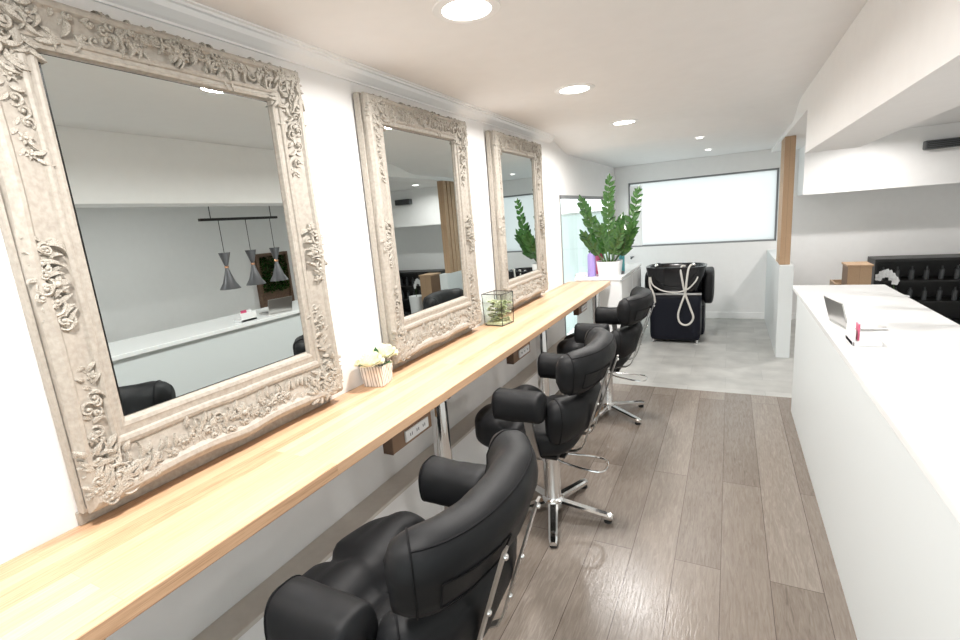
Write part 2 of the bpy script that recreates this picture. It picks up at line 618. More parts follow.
# ------------------------------------------------------------------ downlights
def downlight(x, y, z, r, label, group, power):
    root = tag(empty('downlight', (x, y, z)), label, 'ceiling light', group)
    bm = BM()
    lathe(bm, [(r * 0.86, 0), (r * 0.86, -0.006), (r * 1.0, -0.008), (r * 1.16, -0.004), (r * 1.18, 0)], n=40, cap=False)
    obj('trim_ring', bm, M['white_plastic'], root)
    bm = BM()
    lathe(bm, [(r * 0.86, -0.001), (r * 0.86, -0.004), (r * 0.4, -0.005), (0.001, -0.005)], n=40, cap=False)
    obj('diffuser', bm, M['lamp'], root)
    ld = bpy.data.lights.new('downlight_beam', 'AREA')
    ld.shape = 'DISK'
    ld.size = r * 1.7
    ld.energy = power
    ld.color = LAMP_COL
    ld.spread = R(165)
    lo = bpy.data.objects.new('downlight_beam', ld)
    COL.objects.link(lo)
    lo.parent = root
    lo.location = (0, 0, -0.012)
    return root
DL = 'large round downlights over the chairs'
downlight(-0.87 * K, 1.74 * K, ZC, 0.098, 'large round downlight nearest the camera, at the top edge of the photo', DL, LAMP_W)
downlight(-0.88 * K, 3.18 * K, ZC, 0.098, 'large round downlight in the middle of the row over the chairs', DL, LAMP_W)
downlight(-0.855 * K, 4.665 * K, ZC, 0.098, 'large round downlight farthest along the row, above the potted plant', DL, LAMP_W)
downlight(-0.87 * K, 0.3 * K, ZC, 0.098, 'large round downlight behind the first one, out of view overhead', DL, LAMP_W)
SL = 'small downlights over the basin area'
downlight(-0.265, 5.15, ZS - 0.002, 0.035, 'small downlight over the basin area, the nearer of the two', SL, 3)
downlight(-0.235, 6.4, ZS - 0.002, 0.035, 'small downlight close to the back wall window', SL, 2)
RL = 'downlights over the reception side'
for x, y, lb in ((1.9, 1.2, 'unseen round downlight added as fill over the near end of the reception side, beyond the counter'),
                 (1.9, 3.0, 'unseen round downlight added as fill over the reception side, level with the middle mirror'),
                 (2.0, 4.8, 'unseen round downlight added as fill over the reception side near the gap in the half wall')):
    downlight(x, y, ZC - 0.001, 0.085, lb, RL, 12)  # out-of-view fill lamps, added to brighten the whole room
downlight(1.25, 6.2, ZS - 0.002, 0.06, 'round downlight above the dark shelving seen in the middle mirror', RL, 12)

# ------------------------------------------------------------------ bench
BX, BZ = -1.06, 0.9025
root = tag(empty('workbench', (XW, 2.0, 0)), 'long pale laminated timber bench running along the left wall on chrome posts', 'bench')
bm = BM()
box(bm, 0.002, BX - XW, -3.4, 2.91, BZ - 0.04, BZ, 0.003)
obj('bench_top', bm, M['bench'], root, smooth=False)
bm = BM()
bm.free()
for y in (0.33, 1.685, 3.02, 4.56):
    bm = BM()
    x = -1.215 * K - XW
    lathe(bm, [(0.039, 0.012), (0.039, BZ - 0.05)], (x, y - 2, 0), 32)
    lathe(bm, [(0.06, 0.0), (0.06, 0.008), (0.044, 0.014)], (x, y - 2, 0), 28)
    lathe(bm, [(0.044, BZ - 0.056), (0.06, BZ - 0.05), (0.06, BZ - 0.0405)], (x, y - 2, 0), 28)
    obj('post', bm, M['chrome'], root)

# power boxes under the bench
PB = 'timber power boxes under the bench'
for y0, lb in ((1.465, 'timber power box with white sockets under the bench beside the nearest post'),
               (2.64, 'timber power box with white sockets under the bench behind the middle chair'),
               (4.05, 'timber power box under the far end of the bench')):
    root = tag(empty('power_box', (-1.2 * K, y0, BZ - 0.041)), lb, 'power outlet', PB)
    bm = BM()
    box(bm, -0.035, 0.0, -0.135, 0.135, -0.105, 0, 0.002)
    obj('timber_housing', bm, M['timber'], root, smooth=False)
    bm = BM()
    box(bm, -0.045, 0.001, -0.14, -0.1352, -0.106, 0, 0.001)
    obj('end_cap', bm, M['timber_dark'], root, smooth=False)
    bm = BM()
    box(bm, 0.0005, 0.009, -0.06, 0.10, -0.09, -0.045, 0.002)
    ob = obj('socket_plate', bm, M['white_plastic'], root, smooth=False)
    for yy in (-0.025, 0.02, 0.065):
        for dy in (-0.006, 0.006):
            bm = BM()
            box(bm, 0.009, 0.0098, yy + dy - 0.002, yy + dy + 0.002, -0.073, -0.061)
            obj('socket_slot', bm, M['dark_grey'], ob, smooth=False)

# ------------------------------------------------------------------ ornate mirrors
MW, MZ0, MZ1 = 1.0, 0.001, 1.35        # relative to the bench top it stands over
SL_, SB_, ST_ = 0.149, 0.23, 0.135      # frame widths sides, bottom, top

def leaf_shape(bm, u, v, ang, ln, wd, h0, hh, curl=0.0):
    n, k = 6, 5
    rows = []
    for i in range(n + 1):
        s = i / n
        w_ = wd * math.sin(PI * (s ** 0.75)) * 0.5 + 0.0008
        a = ang + curl * (s - 0.2)
        cu = u + math.cos(a) * ln * s
        cv = v + math.sin(a) * ln * s
        row = []
        for j in range(k):
            q = j / (k - 1) * 2 - 1
            pu = cu - math.sin(a) * w_ * q
            pv = cv + math.cos(a) * w_ * q
            hz = h0 + hh * (1 - q * q) * (0.5 + 0.5 * math.sin(PI * s)) - (0.25 * hh if j == 2 else 0) 
            if j in (0, k - 1):
                hz = h0 - 0.012
            row.append(bm.verts.new((hz, pu, pv)))
        rows.append(row)
    for a_, b_ in zip(rows, rows[1:]):
        for j in range(k - 1):
            bm.faces.new((a_[j], a_[j + 1], b_[j + 1], b_[j]))

def scroll_shape(bm, u, v, ang, rad, turns, th, h0, hand=1):
    pts, rr = [], []
    n = int(14 * turns)
    for i in range(n + 1):
        s = i / n
        r = rad * (1 - 0.82 * s)
        a = ang + hand * 2 * PI * turns * s
        pts.append((h0 + 0.004 * s, u + r * math.cos(a), v + r * math.sin(a)))
        rr.append(th * (0.5 + 0.7 * math.sin(PI * min(1, s * 1.1 + 0.05))))
    tube(bm, pts, rr, 6)
    t = bmesh.new()
    bmesh.ops.create_icosphere(t, subdivisions=1, radius=th * 1.5, matrix=Matrix.Translation((h0 + 0.004, u, v)))
    merge(bm, t)

def flower_shape(bm, u, v, r, h0):
    for k in range(6):
        leaf_shape(bm, u, v, k * PI / 3 + 0.2, r, r * 0.7, h0, 0.008)
    t = bmesh.new()
    bmesh.ops.create_icosphere(t, subdivisions=1, radius=r * 0.3, matrix=Matrix.Translation((h0 + 0.008, u, v)))
    merge(bm, t)

def face_h(d, wd):
    """height of frame face at distance d in from outer edge"""
    s = d / wd
    if s < 0: return 0.05
    if s < 0.2: return 0.072
    if s < 0.7: return 0.074 - 0.03 * (s - 0.2) / 0.5
    return 0.05

def trail(bm, rnd, path, wid, dens, hfun):
    P = spline(path, 10)
    ln = sum((a - b).length for a, b in zip(P, P[1:]))
    cnt = int(ln * dens)
    for i in range(cnt):
        s = i / max(1, cnt - 1) * (len(P) - 1.001)
        k = int(s)
        p = P[k].lerp(P[k + 1], s - k)
        t = (P[k + 1] - P[k]).normalized()
        ang = math.atan2(t.y, t.x)
        side = 1 if i % 2 else -1
        wv = wid * (0.45 + 0.55 * math.sin(PI * min(1, (i + 1) / cnt))) 
        off = rnd.uniform(-0.3, 0.7) * wv * side
        u = p.x - t.y * off
        v = p.y + t.x * off
        h = hfun(u, v)
        q = rnd.random()
        if q < 0.62:
            leaf_shape(bm, u, v, ang + side * rnd.uniform(0.3, 1.2), rnd.uniform(0.028, 0.05), rnd.uniform(0.014, 0.022), h, rnd.uniform(0.008, 0.014), side * rnd.uniform(0.2, 1.2))
        elif q < 0.88:
            scroll_shape(bm, u, v, ang + rnd.uniform(-1, 1), rnd.uniform(0.012, 0.022), 1.1, 0.0042, h + 0.003, side)
        else:
            flower_shape(bm, u, v, rnd.uniform(0.014, 0.022), h + 0.002)

def make_mirror():
    root = empty('ornate_mirror')
    W2 = MW / 2
    H = MZ1
    # moulding profile: (fraction across, height); swept round the rectangle
    prof = [(0, 0.0), (0, 0.024), (0.012, 0.030), (0.05, 0.031), (0.055, 0.024), (0.07, 0.024), (0.075, 0.044), (0.03, 0.048), (0.03, 0.058), (0.06, 0.066), (0.09, 0.074), (0.14, 0.079), (0.21, 0.076), (0.26, 0.066),
            (0.36, 0.062), (0.5, 0.054), (0.62, 0.049), (0.66, 0.049), (0.68, 0.054), (0.73, 0.057), (0.78, 0.054), (0.8, 0.048), (0.86, 0.047), (0.9, 0.05), (0.95, 0.047), (0.965, 0.036), (1.0, 0.03), (1.0, 0.0)]
    bm = BM()
    # perimeter sampled; outline swells at corners and mid sides
    def per(n=26):
        pts = []
        def swell(s, amp):   # s 0..1 along the side
            c = math.exp(-((s - 0.5) / 0.09) ** 2) + math.exp(-((s - 0.04) / 0.16) ** 2) + math.exp(-((s - 0.96) / 0.16) ** 2)
            return amp * (c - 0.9)
        def side(a, b, ia, ib, amp, nrm, last=False):
            for i in range(n):
                s = i / n
                o = Vector(a).lerp(Vector(b), s) + Vector(nrm) * swell(s, amp)
                q = Vector(ia).lerp(Vector(ib), s)
                pts.append((o, q, Vector(a).lerp(Vector(b), s)))
        A, B, C_, D = (-W2, MZ0), (W2, MZ0), (W2, H), (-W2, H)
        iA, iB, iC, iD = (-W2 + SL_, SB_), (W2 - SL_, SB_), (W2 - SL_, H - ST_), (-W2 + SL_, H - ST_)
        side(A, B, iA, iB, 0.014, (0, -1))
        side(B, C_, iB, iC, 0.008, (1, 0))
        side(C_, D, iC, iD, 0.006, (0, 1))
        side(D, A, iD, iA, 0.008, (-1, 0))
        return pts
    rings = []
    for o, q, o0 in per():
        rg = []
        for j, (f, h) in enumerate(prof):
            p = (o0 if j < 7 else o).lerp(q, f)
            rg.append(bm.verts.new((h, p.x, max(p.y, MZ0))))
        rings.append(rg)
    k = len(rings)
    for i in range(k):
        a, b = rings[i], rings[(i + 1) % k]
        for j in range(len(prof) - 1):
            bm.faces.new((a[j], a[j + 1], b[j + 1], b[j]))
    obj('frame', bm, M['frame'], root, angle=25)
    bm = BM()
    box(bm, -0.011, 0.0, -W2 + 0.02, W2 - 0.02, 0.0, H - 0.02, 0.002)
    box(bm, -0.011, 0.004, -W2 - 0.005, W2 - 0.03, -0.04, 0.0, 0.003)
    obj('backing_box', bm, M['frame'], root, smooth=False)
    # glass with thin dark edge
    bm = BM()
    e = 0.004
    box(bm, 0.004, 0.03, -W2 + SL_ - e, W2 - SL_ + e, SB_ - e, H - ST_ + e)
    obj('rebate', bm, M['black'], root, smooth=False)
    bm = BM()
    g = 0.003
    box(bm, 0.030, 0.034, -W2 + SL_ + g, W2 - SL_ - g, SB_ + g, H - ST_ - g)
    obj('mirror_glass', bm, M['mirror'], root, smooth=False)
    # carvings
    def hf(u, v):
        d = min((u + W2) / SL_, (W2 - u) / SL_, v / SB_, (H - v) / ST_)
        return face_h(d, 1.0) - 0.002
    rnd = random.Random(5)
    def clampc(bm):
        for v in bm.verts:
            v.co.y = max(-W2 - 0.001, min(W2 + 0.001, v.co.y))
            v.co.z = max(0.004, min(H - 0.006, v.co.z))
            if abs(v.co.y) > W2 - 0.008 or v.co.z > H - 0.012:
                v.co.x = min(v.co.x, 0.074)
    corners = {
        'tl': ((-W2, H), (1, -1)), 'tr': ((W2, H), (-1, -1)), 'bl': ((-W2, 0), (1, 1)), 'br': ((W2, 0), (-1, 1))}
    for kx, ((cx, cy), (sx, sy)) in corners.items():
        bm = BM()
        sw = ST_ if sy < 0 else SB_
        hc = sw * 0.42
        wc = SL_ * 0.42
        lh = 0.40 if sy < 0 else 0.42
        # horizontal run, vertical run, dense corner
        trail(bm, rnd, [(cx + sx * 0.02, cy + sy * hc * 0.8), (cx + sx * 0.18, cy + sy * hc), (cx + sx * lh, cy + sy * hc * 1.1)], 0.045, 115, hf)
        trail(bm, rnd, [(cx + sx * wc * 0.7, cy + sy * 0.03), (cx + sx * wc, cy + sy * 0.17), (cx + sx * wc * 1.25, cy + sy * 0.40)], 0.034, 110, hf)
        for i in range(46):
            a = rnd.uniform(0, PI / 2)
            r = rnd.uniform(0.02, 0.17)
            u, v = cx + sx * (0.02 + r * math.cos(a) * 0.9), cy + sy * (0.022 + r * math.sin(a) * 0.9)
            if (abs(u - cx) > SL_ * 0.9 and abs(v - cy) > sw * 0.9):
                continue
            leaf_shape(bm, u, v, math.atan2(sy * math.sin(a), sx * math.cos(a)) + rnd.uniform(-1, 1), rnd.uniform(0.035, 0.06), rnd.uniform(0.018, 0.028), hf(u, v), rnd.uniform(0.01, 0.016), rnd.uniform(-1, 1))
        for i in range(3):
            a = PI / 4 + (i - 1) * 0.6
            scroll_shape(bm, cx + sx * (0.03 + 0.075 * math.cos(a)), cy + sy * (0.03 + 0.075 * math.sin(a)), a, 0.034, 1.3, 0.006, hf(cx + sx * 0.08, cy + sy * 0.08) + 0.006, 1 if i % 2 else -1)
        clampc(bm)
        obj('corner_carving', bm, M['carve'], root, angle=60)
    for sx in (-1, 1):
        bm = BM()
        u0 = sx * (W2 - SL_ * 0.38)
        trail(bm, rnd, [(u0 - sx * 0.0, H * 0.47 - 0.11), (u0 + sx * 0.022, H * 0.47), (u0, H * 0.47 + 0.11)], 0.03, 130, hf)
        flower_shape(bm, u0, H * 0.47, 0.034, hf(u0, H * .47) + 0.005)
        for hh in (-1, 1):
            scroll_shape(bm, u0 + sx * 0.02, H * 0.47 + hh * 0.055, 0.5, 0.03, 1.3, 0.005, hf(u0, H * .47) + 0.005, hh)
        clampc(bm)
        obj('side_carving', bm, M['carve'], root, angle=60)
    for v0, wv in ((H - ST_ * 0.4, 0.032), (SB_ * 0.45, 0.04)):
        bm = BM()
        trail(bm, rnd, [(-0.2, v0), (0, v0 + (0.012 if v0 > 0.5 else -0.012)), (0.2, v0)], wv, 170, hf)
        flower_shape(bm, 0, v0, 0.036, hf(0, v0) + 0.005)
        clampc(bm)
        obj('rail_carving', bm, M['carve'], root, angle=60)
    return root

mir = make_mirror()
MG = 'ornate taupe mirrors standing on the bench'
for i, (y, lb) in enumerate(((1.045, 'ornate taupe framed mirror nearest the camera, cut off by the left edge of the photo'),
                             (2.435, 'ornate taupe framed mirror in the middle, between the white roses and the glass box'),
                             (3.86, 'ornate taupe framed mirror farthest away, next to the tall window'))):
    o = mir if i == 0 else copy_tree(mir)
    o.location = (-1.603 * K, y * K, BZ + 0.0378)
    o.scale = (K, K, K)
    tag(o, lb, 'mirror', MG)

# ------------------------------------------------------------------ salon chair
LEAN = Vector((0.32, 0, 0.947))

def wing_path(cx, z, wing_x, wing_y, n=34, zdrop=0.02):
    pts = []
    for i in range(n + 1):
        s = i / n * 2 - 1
        a = s * R(86)
        y = wing_y * se(math.sin(a), 2.15)
        x = wing_x + (cx - wing_x) * (abs(math.cos(a)) ** (2 / 2.1))
        pts.append(Vector((x, y, z - zdrop * abs(s) ** 3)))
    # resample evenly
    L_ = [0]
    for a, b in zip(pts, pts[1:]):
        L_.append(L_[-1] + (b - a).length)
    out = []
    for i in range(n + 1):
        t = L_[-1] * i / n
        k = max(j for j in range(len(L_)) if L_[j] <= t + 1e-9)
        k = min(k, len(pts) - 2)
        f = (t - L_[k]) / max(1e-9, L_[k + 1] - L_[k])
        out.append(pts[k].lerp(pts[k + 1], f))
    return out

def make_chair(base_angle):
    root = empty('salon_chair')
    # --- backrest, upper cushion
    path = wing_path(0.27, 0.888, 0.13, 0.27, zdrop=0.0)
    def bul(s, x, y, sc):
        # stitched channel across the back, bulging pillows either side
        return x * (1 - 0.10 * math.exp(-((y + 0.01) / 0.018) ** 2)), y * (1 - 0.12 * abs(2 * s - 1) ** 2)
    bm, rg = sweep_pad(path, LEAN, 0.068, 0.113, 2.5, 32, 0.16, 0.007, 1, bul)
    ub = obj('upper_back_cushion', bm, M['leather'], root, angle=80)
    for j in (6, 26):
        bm = BM()
        pts = [r[j] for r in rg[3:-3]]
        tube(bm, pts, 0.0028, 6)
        obj('piping', bm, M['piping'], ub)
    for idx in (3, len(rg) - 4):
        bm = BM()
        r = rg[idx]
        c = sum(r, Vector()) / len(r)
        tube(bm, [c + (p - c) * 1.005 for p in r], 0.0028, 6, closed=True)
        obj('piping', bm, M['piping'], ub)
    # stitched strap patch on the back
    bm = BM()
    mid = len(rg) // 2
    def patch_pt(i, j, off):
        r = rg[i]
        c = sum(r, Vector()) / len(r)
        n_ = (r[j] - c)
        n_.z = 0
        return r[j] + n_.normalized() * off
    bot, top = 1, 3
    for side in ((0, 1),):
        out_j = 0 if rg[mid][0].x > rg[mid][16].x else 16
        ja, jb = (out_j + 30) % 32 if out_j == 0 else out_j + 2, (out_j + 1) % 32 if out_j == 0 else out_j - 1
        for j in (ja, jb):
            tube(bm, [patch_pt(i, j, 0.0015) for i in range(mid - 12, mid - 2)], 0.0022, 5)
        for i in (mid - 12, mid - 3):
            tube(bm, [patch_pt(i, ja, 0.0015), patch_pt(i, jb, 0.0015)], 0.0022, 5)
    obj('stitched_panel', bm, M['piping'], ub)
    # --- lower cushion
    path = wing_path(0.185, 0.635, 0.06, 0.25, zdrop=-0.0)
    bm, rg = sweep_pad(path, LEAN, 0.074, 0.122, 2.4, 32, 0.15, 0.008, 7)
    lb = obj('lower_back_cushion', bm, M['leather'], root, angle=80)
    for idx in (3, len(rg) - 4):
        bm = BM()
        r = rg[idx]
        c = sum(r, Vector()) / len(r)
        tube(bm, [c + (p - c) * 1.005 for p in r], 0.0028, 6, closed=True)
        obj('piping', bm, M['piping'], lb)
    # --- seat
    t = superbox(0.275, 0.285, 0.085, 3.6, 24)
    for v in t.verts:
        c = v.co
        x, y, z = c
        tu = math.exp(-(y / 0.03) ** 2)
        tx = math.exp(-((x + 0.0) / 0.028) ** 2)
        fr = max(0.0, min(1.0, (-x - 0.02) / 0.16))
        if z > 0:
            z += 0.03 * math.sin(PI * min(1, max(0, fr))) + 0.03 * fr
            z -= 0.02 * tu + 0.02 * tx + 0.022 * math.exp(-((x + 0.0) ** 2 + y * y) / 0.0012)
        if x < -0.1:
            x += 0.028 * tu * (-x - 0.1) / 0.18
            x -= 0.03 * fr * math.cos(PI * y / 0.55) * 0
        z += noise.noise(Vector((x, y, z)) * 10) * 0.007
        v.co = Vector((x - 0.09, y, z + 0.52))
    bm = BM()
    merge(bm, t)
    st = obj('seat', bm, M['leather'], root, angle=80)
    bm = BM()
    bmesh.ops.create_uvsphere(bm, u_segments=16, v_segments=10, radius=0.014, matrix=Matrix.Translation((-0.09, 0, 0.566)) @ Matrix.Scale(0.5, 4, (0, 0, 1)))
    obj('button', bm, M['leather'], st)
    # --- arms
    for s in (-1, 1):
        pts = [Vector((-0.16 + 0.258 * i / 22, s * 0.312, 0.738)) for i in range(23)]
        def ab(q, x, y, sc):
            return x, y
        bm, rg = sweep_pad(pts, (0, 0, 1), 0.067, 0.072, 2.6, 30, 0.14, 0.005, 20 + s, ab)
        # blunt the end: flat cap, plus seam
        ar = obj('armrest', bm, M['leather'], root, angle=80)
        bm = BM()
        r = rg[2]
        c = sum(r, Vector()) / len(r)
        tube(bm, [c + (p - c) * 1.004 for p in r], 0.0025, 6, closed=True)
        obj('piping', bm, M['piping'], ar)
        bm = BM()
        tube(bm, [(0.0, s * 0.30, 0.68), (0.01, s * 0.297, 0.6), (0.03, s * 0.285, 0.47), (0.03, s * 0.24, 0.435)], 0, flat=(0.04, 0.007, (0, 1, 0)))
        obj('arm_bracket', bm, M['steel'], root, smooth=False)
        # uprights at the back, running under the seat
        bm = BM()
        y = s * 0.104
        P = [(0.345, y, 0.885), (0.333, y, 0.85), (0.265, y, 0.64), (0.218, y, 0.49), (0.2, y, 0.455), (0.17, y, 0.435), (0.1, y, 0.425), (-0.16, y, 0.41)]
        tube(bm, P, 0, flat=(0.006, 0.026, (0, 1, 0)))
        up = obj('upright', bm, M['steel'], root, smooth=False)
        for bx, bz in ((0.342, 0.865), (0.287, 0.70), (0.242, 0.56)):
            bm = BM()
            t = bmesh.new()
            bmesh.ops.create_uvsphere(t, u_segments=14, v_segments=8, radius=0.0085)
            merge(bm, t, 0, Matrix.Translation((bx + 0.002, y, bz)) @ Matrix.Scale(0.8, 4, (1, 0, 0)))
            obj('bolt', bm, M['chrome'], up)
    # --- under-seat plate
    bm = BM()
    box(bm, -0.14, 0.12, -0.125, 0.125, 0.395, 0.409, 0.004)
    box(bm, -0.28, 0.10, -0.19, 0.19, 0.412, 0.432, 0.006)
    obj('seat_plate', bm, M['black'], root, smooth=False)
    # --- column
    bm = BM()
    lathe(bm, [(0.028, 0.30), (0.028, 0.375), (0.055, 0.38), (0.06, 0.396)], n=36)
    lathe(bm, [(0.062, 0.05), (0.058, 0.085), (0.047, 0.095), (0.045, 0.10), (0.045, 0.315), (0.05, 0.318), (0.05, 0.345), (0.04, 0.35), (0.029, 0.352)], n=36)
    obj('column', bm, M['chrome'], root)
    bm = BM()
    P = spline([(0.03, -0.03, 0.345), (0.08, -0.045, 0.33), (0.22, -0.05, 0.31), (0.285, -0.03, 0.305), (0.295, 0.04, 0.305), (0.27, 0.095, 0.305), (0.2, 0.1, 0.31), (0.07, 0.05, 0.33), (0.03, 0.03, 0.345)], 8)
    tube(bm, P, 0.0055, 8)
    obj('pump_lever', bm, M['chrome'], root)
    # --- star base
    for k in range(5):
        a = base_angle + k * 2 * PI / 5
        bm = BM()
        t = bmesh.new()
        segs = 12
        rings = []
        for i in range(segs + 1):
            q = i / segs
            r = 0.03 + 0.295 * q
            wd = 0.027 - 0.006 * q
            zt = 0.082 - 0.036 * q
            zb = 0.05 - 0.028 * q
            if q > 0.93:
                wd *= 0.85
                zt -= 0.004
            rings.append([t.verts.new(p) for p in ((r, -wd, zb), (r, wd, zb), (r, wd, zt - 0.008), (r, wd * 0.6, zt), (r, -wd * 0.6, zt), (r, -wd, zt - 0.008))])
        for A, B in zip(rings, rings[1:]):
            for j in range(6):
                t.faces.new((A[j], A[(j + 1) % 6], B[(j + 1) % 6], B[j]))
        t.faces.new(rings[0])
        t.faces.new(rings[-1])
        merge(bm, t, 0, Matrix.Rotation(a, 4, 'Z'))
        lg = obj('base_leg', bm, M['chrome'], root, angle=30)
        bm = BM()
        lathe(bm, [(0.018, 0), (0.021, 0.004), (0.021, 0.014), (0.012, 0.018), (0.012, 0.024)], (0.298 * math.cos(a), 0.298 * math.sin(a), 0), 18)
        obj('glide_foot', bm, M['rubber'], lg)
    return root

CG = 'black leather salon chairs along the bench'
for (x, y, rz, ba, dz, lb) in (
        (-0.77, 0.945, 0, R(-60), 0, 'black leather salon chair nearest the camera at the bottom of the photo'),
        (-0.83, 2.27, 0, R(-72), 0, 'black leather salon chair in the middle, its whole chrome star base visible'),
        (-0.84, 3.69, 0, R(-31), 0, 'black leather salon chair farthest away, just in front of the pale floor tiles')):
    o = make_chair(ba)
    o.location = (x, y, dz)
    o.rotation_euler = (0, 0, rz)
    tag(o, lb, 'chair', CG)

# ------------------------------------------------------------------ shampoo basin unit
root = tag(empty('shampoo_basin_chair', (-0.55, 5.93, 0)), 'black shampoo basin unit with looped pale hose, standing on the grey tiles', 'basin chair')
bm = BM()
t = superbox(0.28, 0.19, 0.285, 12, 16)
for v in t.verts:
    v.co += Vector((0, 0.19, 0.315))
    v.co.x *= 1 + 0.03 * (v.co.z - 0.3)
merge(bm, t)
obj('cabinet', bm, M['basin_body'], root)
for sx in (-1, 1):
    for yy in (0.04, 0.34):
        bm = BM()
        lathe(bm, [(0.02, 0), (0.022, 0.006), (0.014, 0.012), (0.014, 0.04)], (sx * 0.24, yy, 0), 16)
        obj('foot', bm, M['chrome'], root)
bm = BM()
box(bm, -0.288, 0.288, -0.022, 0.03, 0.584, 0.606, 0.004)
obj('chrome_strip', bm, M['steel'], root)
# bowl: hollow shell flaring to the rim
bm = BM()
def bowl_ring(hx, hy, z, cy, ex=3.2, n=44, dip=0.0):
    out = []
    for i in range(n):
        a = 2 * PI * i / n
        x, y = se(math.cos(a), ex) * hx, se(math.sin(a), ex) * hy
        zz = z - dip * math.exp(-(x / 0.09) ** 2) * (1 if y < 0 else 0)
        out.append(bm.verts.new((x, cy + y, zz)))
    return out
rs = [bowl_ring(0.24, 0.17, 0.60, 0.19), bowl_ring(0.27, 0.20, 0.68, 0.19), bowl_ring(0.315, 0.235, 0.80, 0.19), bowl_ring(0.33, 0.245, 0.885, 0.19),
      bowl_ring(0.335, 0.25, 0.905, 0.19), bowl_ring(0.315, 0.23, 0.91, 0.19), bowl_ring(0.295, 0.21, 0.895, 0.19), bowl_ring(0.26, 0.18, 0.78, 0.19), bowl_ring(0.15, 0.1, 0.70, 0.19), bowl_ring(0.03, 0.03, 0.69, 0.19)]
for A, B in zip(rs, rs[1:]):
    for j in range(len(A)):
        bm.faces.new((A[j], A[(j + 1) % 44], B[(j + 1) % 44], B[j]))
bm.faces.new(rs[0])
bm.faces.new(rs[-1])
obj('bowl', bm, M['basin_black'], root)
bm = BM()
for sx in (-1, 1):
    lathe(bm, [(0.022, 0.90), (0.024, 0.925), (0.016, 0.935), (0.014, 0.945)], (sx * 0.2, 0.03, 0), 18)
tube(bm, spline([(-0.2, 0.03, 0.93), (-0.2, 0.05, 0.95), (-0.17, 0.12, 0.94)], 6), 0.009, 8)
obj('tap', bm, M['chrome'], root)
bm = BM()
P = spline([(0.11, 0.0, 0.915), (0.085, -0.03, 0.92), (0.07, -0.045, 0.88), (0.085, -0.055, 0.78), (0.115, -0.05, 0.62), (0.17, -0.045, 0.45), (0.205, -0.04, 0.33), (0.17, -0.035, 0.255), (0.115, -0.035, 0.235), (0.06, -0.035, 0.27), (0.045, -0.04, 0.36),
            (0.075, -0.05, 0.48), (0.12, -0.055, 0.62), (0.135, -0.07, 0.76), (0.15, -0.06, 0.88), (0.17, -0.02, 0.925), (0.19, 0.04, 0.925)], 8)
tube(bm, P, 0.0115, 8)
obj('hose_loop', bm, M['hose'], root)
bm = BM()
P = spline([(-0.26, -0.02, 0.80), (-0.23, -0.05, 0.71), (-0.12, -0.07, 0.645), (0.02, -0.075, 0.625), (0.14, -0.075, 0.66), (0.22, -0.075, 0.74), (0.25, -0.06, 0.80)], 8)
tube(bm, P, 0.008, 8)
obj('hose_sweep', bm, M['hose'], root)
bm = BM()
tube(bm, spline([(-0.27, -0.03, 0.8), (-0.26, -0.06, 0.70), (-0.22, -0.06, 0.60), (-0.21, -0.03, 0.50)], 6), 0.012, 8)
obj('strap', bm, M['hose'], root)
# seat side of the unit, facing away
bm = BM()
t = superbox(0.26, 0.27, 0.07, 5, 10)
merge(bm, t, 0, Matrix.Translation((0.04, 0.66, 0.42)))
obj('seat', bm, M['leather'], root)
bm = BM()
t = superbox(0.26, 0.06, 0.22, 5, 10)
merge(bm, t, 0, Matrix.Translation((0.04, 0.46, 0.66)))
obj('backrest', bm, M['leather'], root)
for sx, tx in ((-1, -0.30), (1, 0.36)):
    bm = BM()
    t = superbox(0.055, 0.30, 0.20, 5, 10)
    merge(bm, t, 0, Matrix.Translation((tx - 0.012, 0.47, 0.63)))
    obj('armrest', bm, M['leather'], root)
bm = BM()
box(bm, -0.2, 0.3, 0.42, 0.86, 0.01, 0.36, 0.02)
obj('seat_base', bm, M['basin_body'], root)

# ------------------------------------------------------------------ white cabinet at the end of the bench
CX0, CX1, CY0, CY1, CZ = -1.44, -0.955, 4.935, 6.2, 0.935
root = tag(empty('wash_cabinet', ((CX0 + CX1) / 2, CY0, 0)), 'white cabinet with sink behind the far end of the bench, under the plant', 'cabinet')
cx = (CX0 + CX1) / 2
hx = (CX1 - CX0) / 2
bm = BM()
box(bm, -hx + 0.01, hx - 0.02, 0.01, CY1 - CY0, 0.06, CZ - 0.03)
box(bm, -hx + 0.03, hx - 0.05, 0.03, CY1 - CY0 - 0.05, 0, 0.06)
obj('body', bm, M['white_gloss'], root, smooth=False)
bm = BM()
box(bm, -hx, hx, 0, CY1 - CY0, CZ - 0.03, CZ, 0.003)
obj('top', bm, M['white_gloss'], root, smooth=False)
for i in range(2):
    bm = BM()
    box(bm, hx - 0.02, hx - 0.004, 0.02 + i * 0.62, 0.63 + i * 0.62, 0.08, CZ - 0.045, 0.003)
    d = obj('door', bm, M['white_gloss'], root, smooth=False)

# wall tap above the cabinet
bm = BM()
tube(bm, [(0, 0, 0), (0, -0.05, 0), (0.0, -0.09, -0.01)], 0.013, 10)
lathe(bm, [(0.028, 0), (0.028, 0.01)], (0, 0, 0), 18)
t = BM()
merge(t, bm)
o = tag(obj('wall_tap', t, M['dark_grey']), 'small dark wall tap between the plant and the basin unit', 'tap')
o.location = (-1.27, Y1 - 0.001, 0.9)

